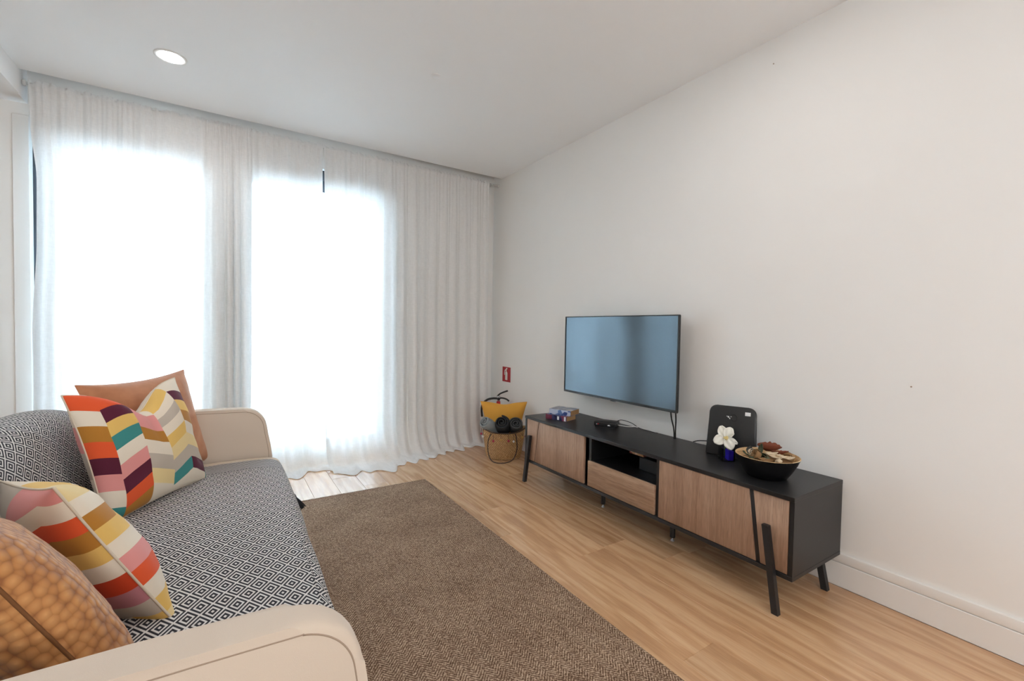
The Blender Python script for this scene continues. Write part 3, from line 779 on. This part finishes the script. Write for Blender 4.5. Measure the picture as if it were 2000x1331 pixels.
lathe('logo_ring', [(.013, -.0004), (.013, .0004), (.018, .0004), (.018, -.0004)], M['cable'], body, 24).matrix_local = Matrix.Translation((.008, -.0164, RH - .057)) @ Matrix.Rotation(PI / 2, 4, 'X')
boxes('foot_plate', [(-.06, .06, -.028, .028, 0, .004)], M['plastic'], rt, .001, 1)
for k, (ctrl) in enumerate(([(2.195, 1.355, ZT + .03), (2.215, 1.41, ZT + .045), (2.225, 1.45, ZT + .035), (2.235, 1.52, ZT + .020), (2.245, 1.56, ZT + .004)], [(2.185, 1.385, ZT + .012), (2.205, 1.43, ZT + .018), (2.23, 1.50, ZT + .008), (2.242, 1.54, ZT + .004)])):
    o = tube('router_cable', spline(ctrl, 8), .0028 if k == 0 else .002, M['cable' if k == 0 else 'white_metal'])
    meta(o, ('thin black cable arching out from behind the router', 'thin pale cable lying behind the router')[k], 'cable')
# glass cube vase with orchid
vs = thing('glass_vase', 'small square clear glass vase with blue gel holding an orchid', 'vase', (2.082, 1.262, ZT)); vs.rotation_euler = (0, 0, math.radians(-38))
bm = bmesh.new(); q = .029; t_ = .0035; hh = .062
boxes('glass_wall', [(-q, q, -q, -q + t_, .004, hh), (-q, q, q - t_, q, .004, hh), (-q, -q + t_, -q + t_, q - t_, .004, hh), (q - t_, q, -q + t_, q - t_, .004, hh), (-q, q, -q, q, 0, .004)], M['clear'], vs)
boxes('blue_gel', [(.002, q - t_ - .0005, -q + t_ + .0005, q - t_ - .0005, .0045, .050)], M['blue'], vs)
bm.free()
oc = thing('orchid', 'white orchid bloom standing in the small glass vase', 'flower', (2.072, 1.268, ZT + .05))
def petal(L, W, ang, tilt, twist=0, mat='petal', base=(0, 0, 0), cup=.25):
    V = []; n1, n2 = 12, 8
    for i in range(n1 + 1):
        a = i / n1; wd = W * math.sin(PI * min(1, a * .9 + .05)) ** .7
        for j in range(n2 + 1):
            b = j / n2 * 2 - 1
            V.append((b * wd / 2, a * L, cup * L * (a * a * -.6) + cup * .25 * wd * b * b + .003 * math.sin(b * 6 + a * 5)))
    Fc = [(i * (n2 + 1) + j, i * (n2 + 1) + j + 1, (i + 1) * (n2 + 1) + j + 1, (i + 1) * (n2 + 1) + j) for i in range(n1) for j in range(n2)]
    o = pyd('petal', V, Fc, M[mat], oc)
    sm = o.modifiers.new('thickness', 'SOLIDIFY'); sm.thickness = .0009
    # flower faces the camera: local frame with z towards the viewer
    Zv = Vector((-.78, -.52, .35)).normalized(); Xv = Vector((.55, -.83, 0)).normalized(); Yv = Zv.cross(Xv)
    Fm = Matrix((Xv, Yv, Zv)).transposed().to_4x4()
    o.matrix_local = Matrix.Translation(Vector((0, 0, .062)) + Xv * base[0] + Yv * base[1] + Zv * base[2]) @ Fm @ Matrix.Rotation(ang, 4, 'Z') @ Matrix.Rotation(tilt, 4, 'X')
    return o
petal(.058, .046, math.radians(18), .25); petal(.056, .048, math.radians(-28), .3, base=(.004, 0, .003))
petal(.054, .050, math.radians(118), .2, base=(0, -.002, .004)); petal(.058, .050, math.radians(198), .2, base=(.012, -.002, .006))
petal(.056, .030, math.radians(-112), .1, base=(.006, -.002, -.004)); petal(.030, .016, math.radians(-52), .5, base=(.018, .004, .008))
petal(.022, .020, math.radians(-160), .8, mat='orchidyellow', base=(.003, .004, .012))
tube('stem', [(0.004, -.002, -.03), (.002, 0, .02), (0, 0, .06)], .0022, M['stemgreen'], oc, 8)
# bowl
bx, by = 2.012, 1.030
bo = thing('bowl', 'black lacquered bowl with bamboo inside, filled with dried potpourri', 'bowl', (bx, by, ZT))
lathe('outer_shell', [(0, .0), (.072, .0), (.078, .003), (.098, .034), (.116, .068), (.127, .094)], M['lacquer'], bo, 48)
lathe('inner_shell', [(.127, .094), (.1245, .0955), (.122, .094), (.112, .068), (.094, .036), (.074, .008), (0, .006)], M['bamboo'], bo, 48)
def leaf(name, label, cat, c, L, W, rz, tilt, roll, mat, curl=.5, seed=0, thick=.0012, jag=0):
    V = []; n1, n2 = 12, 8
    for i in range(n1 + 1):
        a = i / n1; wd = W * (math.sin(PI * (a * .94 + .03)) ** .8) * (1 + jag * math.sin(a * 31 + seed))
        for j in range(n2 + 1):
            b = j / n2 * 2 - 1
            V.append((a * L - L / 2, b * wd / 2 * math.cos(curl * b), curl * wd * .35 * b * b + curl * L * .25 * (2 * a - 1) ** 2 + .004 * nz(a * 4, b * 3, seed)))
    Fc = [(i * (n2 + 1) + j, i * (n2 + 1) + j + 1, (i + 1) * (n2 + 1) + j + 1, (i + 1) * (n2 + 1) + j) for i in range(n1) for j in range(n2)]
    o = pyd(name, V, Fc, M[mat]); sm = o.modifiers.new('thickness', 'SOLIDIFY'); sm.thickness = thick
    o.matrix_world = Matrix.Translation((bx + c[0], by + c[1], ZT + c[2])) @ Matrix.Rotation(rz, 4, 'Z') @ Matrix.Rotation(tilt, 4, 'Y') @ Matrix.Rotation(roll, 4, 'X')
    return meta(o, label, cat, 'potpourri in the bowl')
def curlpiece(label, c, r, wdt, turns, rz, tilt, mat, name='wood_curl'):
    V = []; n = 40
    for i in range(n + 1):
        a = 2 * PI * turns * i / n; rr = r * (.45 + .55 * i / n)
        for s in (-1, 1): V.append((rr * math.cos(a), s * wdt / 2, rr * math.sin(a) * .75))
    Fc = [(2 * i, 2 * i + 1, 2 * i + 3, 2 * i + 2) for i in range(n)]
    o = pyd(name, V, Fc, M[mat]); sm = o.modifiers.new('thickness', 'SOLIDIFY'); sm.thickness = .0016
    o.matrix_world = Matrix.Translation((bx + c[0], by + c[1], ZT + c[2])) @ Matrix.Rotation(rz, 4, 'Z') @ Matrix.Rotation(tilt, 4, 'X')
    return meta(o, label, 'potpourri', 'potpourri in the bowl')
fill = lathe('potpourri_chips', [(0, .074), (.04, .072), (.08, .070), (.106, .066), (.102, .058), (0, .05)], M['twig'], bo, 40, None, 1, 1, 0, lambda a, z: .006 * nz(math.cos(a) * 6, math.sin(a) * 6, z * 50)); fill['kind'] = 'stuff'
# picture-right is (+x,-y), picture-depth is (+x,+y)
ux, uy = .63, -.78; vx, vy = .78, .63
def bp(a, b, z): return (ux * a + vx * b, uy * a + vy * b, z)
leaf('dried_leaf', 'large curled reddish-brown dried leaf at the back of the bowl', 'leaf', bp(.022, .045, .108), .105, .075, math.radians(-40), .1, -.9, 'leafbrown', .7, 1, .0015, .12)
leaf('dried_leaf', 'small reddish-brown dried leaf beside the large one in the bowl', 'leaf', bp(.055, .03, .094), .07, .045, math.radians(-62), -.1, -.5, 'leafbrown', .8, 2, .0015, .1)
leaf('dried_leaf', 'upright grey-green dried leaf at the middle of the bowl', 'leaf', bp(-.020, .02, .108), .060, .034, math.radians(-45), -1.35, .4, 'leafgreen', .4, 3)
leaf('dried_leaf', 'dark dried leaf behind the twig curls in the bowl', 'leaf', bp(-.065, .035, .098), .045, .030, math.radians(10), -.6, .3, 'darkleaf', .5, 4)
leaf('dried_leaf', 'dark green dried leaf at the edge of the bowl beside the vase', 'leaf', bp(-.085, .0, .088), .040, .022, math.radians(80), -.4, .3, 'leafgreen', .5, 5)
curlpiece('large brown twig curl at the front of the bowl', bp(-.045, -.01, .090), .036, .022, 2.2, math.radians(40), .5, 'twig')
curlpiece('pale wood curl near the back rim by the router', bp(-.050, .035, .092), .026, .016, 1.7, math.radians(-20), -.4, 'palewood')
curlpiece('dark wood curl under the upright leaf in the bowl', bp(-.022, -.025, .084), .030, .020, 1.6, math.radians(70), .7, 'leafgreen')
leaf('wood_slice', 'wide pale wood shaving at the front of the bowl', 'potpourri', bp(.028, -.018, .089), .085, .042, math.radians(-50), .1, .3, 'palewood', .6, 7, .003)
leaf('wood_slice', 'grey-streaked pale wood shaving lying over another in the bowl', 'potpourri', bp(.014, -.005, .098), .055, .024, math.radians(-30), .0, .5, 'palewood', .9, 8, .003)
leaf('wood_slice', 'pale pinkish wood shaving against the near rim of the bowl', 'potpourri', bp(.072, -.032, .090), .055, .034, math.radians(-70), -.1, .2, 'palewood', .7, 9, .003)
leaf('wood_slice', 'narrow cream wood shaving in the middle of the bowl', 'potpourri', bp(.045, .005, .086), .070, .030, math.radians(20), .1, -.3, 'palewood', .8, 10, .003)
leaf('dried_leaf', 'brown dried leaf lying flat at the front of the bowl', 'leaf', bp(-.02, -.062, .080), .060, .034, math.radians(-60), .05, .2, 'twig', .7, 11, .0015, .08)
leaf('dried_leaf', 'grey-green dried leaf lying flat near the front rim of the bowl', 'leaf', bp(-.062, -.040, .080), .052, .028, math.radians(-25), .1, .2, 'leafgreen', .6, 12)
curlpiece('small tan wood curl against the back of the large leaf', bp(.085, .030, .090), .022, .018, 1.4, math.radians(-60), .4, 'twig')
curlpiece('small cream wood curl near the front rim of the bowl', bp(.030, -.060, .084), .020, .018, 1.5, math.radians(30), .6, 'palewood')
# dim thing inside the niche
nb = thing('storage_box', 'dark box of trinkets standing in the open niche of the console', 'box', (2.08, 1.62, .318))
boxes('box_body', [(-.10, .10, -.10, .10, 0, .072)], M['plastic'], nb, .003, 1)
tr = boxes('patterned_tin', [(1.985, 2.05, 1.695, 1.800, .3905, .412)], M['book_b'], None, .004, 2); tr.data.materials[0] = m_bookcover('tin_print', srgb(190, 150, 110), srgb(120, 60, 50), srgb(210, 180, 150), 45)
meta(tr, 'small patterned tin on top of the dark box in the console niche', 'tin')

# ------------------------------------------------------------------ fire extinguisher and its sign
ex = thing('fire_extinguisher', 'red fire extinguisher standing in the corner behind the basket', 'fire extinguisher', (2.135, 3.53, 0))
lathe('cylinder', [(0, 0), (.052, 0), (.056, .006), (.056, .33), (.050, .365), (.034, .388), (.020, .398), (.018, .425), (0, .425)], M['red'], ex, 32)
lathe('valve', [(0, .42), (.013, .42), (.013, .455), (.016, .46), (.016, .475), (0, .478)], M['chrome'], ex, 20)
ext_dir = Vector((.83, -.56, 0))
def exbar(name, pts, r): 
    return tube(name, spline([tuple(ext_dir * p[0] + Vector((0, 0, p[1]))) for p in pts], 6), r, M['plastic'], ex, 8)
exbar('lever', [(-.012, .470), (.012, .495), (.05, .513), (.085, .525)], .0075)
exbar('carry_handle', [(.005, .455), (.04, .456), (.075, .446), (.098, .428)], .0075)
exbar('hose', [(-.010, .452), (-.05, .452), (-.10, .440), (-.14, .405), (-.155, .36), (-.15, .28)], .010)
lathe('pressure_gauge', [(0, .012), (.012, .012), (.013, 0)], M['plastic'], ex, 16).matrix_local = Matrix.Translation(Vector((0, 0, .45)) + Vector((-.56, -.83, 0)) * .012) @ Matrix.Rotation(PI / 2, 4, 'X')
sg = boxes('fire_extinguisher_sign', [(XR - .0025, XR - .0002, 3.552, 3.694, .590, .732)], M['pictored'], None, .0004, 1)
meta(sg, 'small red sign with a white fire extinguisher symbol on the wall', 'sign')
def sy(u): return 3.694 - u * .142     # u from the sign's left edge in the picture
xs = XR - .0030
pict = [(.36, .12), (.36, .60), (.40, .68), (.44, .70), (.44, .78), (.34, .72), (.31, .60), (.31, .45), (.24, .45), (.24, .62), (.29, .78), (.44, .86), (.44, .92), (.62, .95), (.62, .86), (.54, .84), (.54, .70), (.60, .66), (.64, .60), (.64, .12)]
pyd('symbol', [(xs + .0002, sy(a), .590 + b * .142) for a, b in pict], [tuple(range(len(pict)))], M['pictowhite'], sg, False)

# ------------------------------------------------------------------ basket and what it holds
bcx, bcy = 2.010, 3.225; rot = math.radians(-33)
bk = thing('straw_basket', 'woven straw basket with dark strap and pompom trim in the corner', 'basket', (bcx, bcy, 0))
def rimz(a, z): return .034 * (z / .235) ** 2 * (abs(math.cos(a)) ** 3) 
pr = [(0, .002)]
NR = 22
for k in range(NR * 4 + 1):
    f = k / (NR * 4); z = .004 + f * .231
    r = .140 + .042 * f ** .8 + .0035 * abs(math.sin(f * NR * PI))
    pr.append((r, z))
lathe('woven_body', pr, M['basket'], bk, 72, None, 1.0, .70, rot, rimz)
lathe('woven_lining', [(.182, .235), (.176, .236), (.170, .20), (.14, .03), (0, .02)], M['basket'], bk, 48, None, 1.0, .70, rot, rimz)
def rimpt(a, r, z):
    x, y = r * math.cos(a), r * math.sin(a) * .70
    return Vector((x * math.cos(rot) - y * math.sin(rot), x * math.sin(rot) + y * math.cos(rot), z + rimz(a, z)))
tube('rim_cord', [tuple(rimpt(2 * PI * k / 60, .184, .232)) for k in range(60)], .0055, M['strap'], bk, 8, True)
# strap loop hanging in front
fr_a = -PI / 2
tube('strap', spline([tuple(rimpt(-2.15, .188, .222)), tuple(rimpt(-2.25, .202, .16)), tuple(rimpt(-2.15, .225, .07)) , tuple(rimpt(-1.9, .262, .012) ), tuple(rimpt(-1.55, .285, .008)), tuple(rimpt(-1.25, .255, .03)), tuple(rimpt(-1.02, .215, .10)), tuple(rimpt(-.98, .195, .18)), tuple(rimpt(-1.02, .188, .225))], 7), .0042, M['strap'], bk, 8)
random.seed(3)
for k, (a, m_) in enumerate(((-3.0, 'pink'), (-2.7, 'white_metal'), (-2.02, 'pink'), (-1.68, 'gold'), (-1.35, 'pink'), (-1.12, 'white_metal'), (-.62, 'gold'), (-.28, 'pink'), (-.05, 'pink'))):
    p0 = rimpt(a, .190, .226); p1 = rimpt(a, .194, .190 - .008 * (k % 3))
    tube('bead_cord', [tuple(p0), tuple(p1)], .0014, M['strap'], bk, 5)
    lathe('pompom', [(0, -.010), (.006, -.008), (.0095, 0), (.006, .008), (0, .010)], M[m_], bk, 12, tuple(p1 - Vector((0, 0, .009))))
# mustard cushion standing in the basket
vdir = Vector((bcx, bcy, 0)).normalized(); rdir = Vector((vdir.y, -vdir.x, 0))
pc = Vector((bcx, bcy, 0)) + vdir * .075
o = pillow('cushion', tuple(pc + Vector((0, 0, .292)) - rdir * .005), tuple(rdir), (vdir.x * .12, vdir.y * .12, 1), .405, .34, .10, M['mustard'], 'mustard yellow cushion standing in the straw basket', .018, 12, M['mustard'], 0, .05, 26, .38)
o['group'] = 'soft things in the basket'
def roll(name, label, c, axis, r, L, turns, mat, seed):
    """rolled cloth: a spiral sheet with rounded, uneven ends"""
    A = Vector(axis).normalized(); B = A.orthogonal().normalized(); C = A.cross(B); c = Vector(c)
    V = []; n = int(turns * 22); m = 14
    for i in range(n + 1):
        f = i / n; a = 2 * PI * turns * f; rr = r * (.10 + .90 * f)
        for j in range(m + 1):
            s = j / m * 2 - 1
            end = 1 - .22 * abs(s) ** 4
            ww = .006 * nz(a * .8, s * 2, seed)
            q = c + A * (s * L / 2 * (1 - .12 * f + .05 * nz(a * .6, seed))) + (B * math.cos(a) + C * math.sin(a)) * (rr * end + ww)
            V.append(tuple(q))
    Fc = [(i * (m + 1) + j, i * (m + 1) + j + 1, (i + 1) * (m + 1) + j + 1, (i + 1) * (m + 1) + j) for i in range(n) for j in range(m)]
    o = pyd(name, V, Fc, M[mat]); sm = o.modifiers.new('thickness', 'SOLIDIFY'); sm.thickness = .009
    return meta(o, label, 'blanket', 'soft things in the basket')
def bpos(a, b, z): return tuple(Vector((bcx, bcy, z)) + rdir * a + vdir * b)
roll('rolled_blanket', 'dark charcoal rolled blanket in the middle of the basket', bpos(-.015, -.025, .275), (-vdir.x * .8 - .1, -vdir.y * .8, .55), .068, .19, 2.6, 'charcoal', 1)
roll('rolled_blanket', 'grey rolled blanket on the console side of the basket', bpos(.098, -.02, .268), (-vdir.x * .8, -vdir.y * .8, .5), .060, .18, 2.8, 'midgrey', 2)
roll('rolled_blanket', 'pale grey rolled blanket on the curtain side of the basket', bpos(-.118, -.01, .272), (-vdir.x * .5 - rdir.x * .5, -vdir.y * .5 - rdir.y * .5, .5), .058, .18, 2.2, 'palegrey', 3)
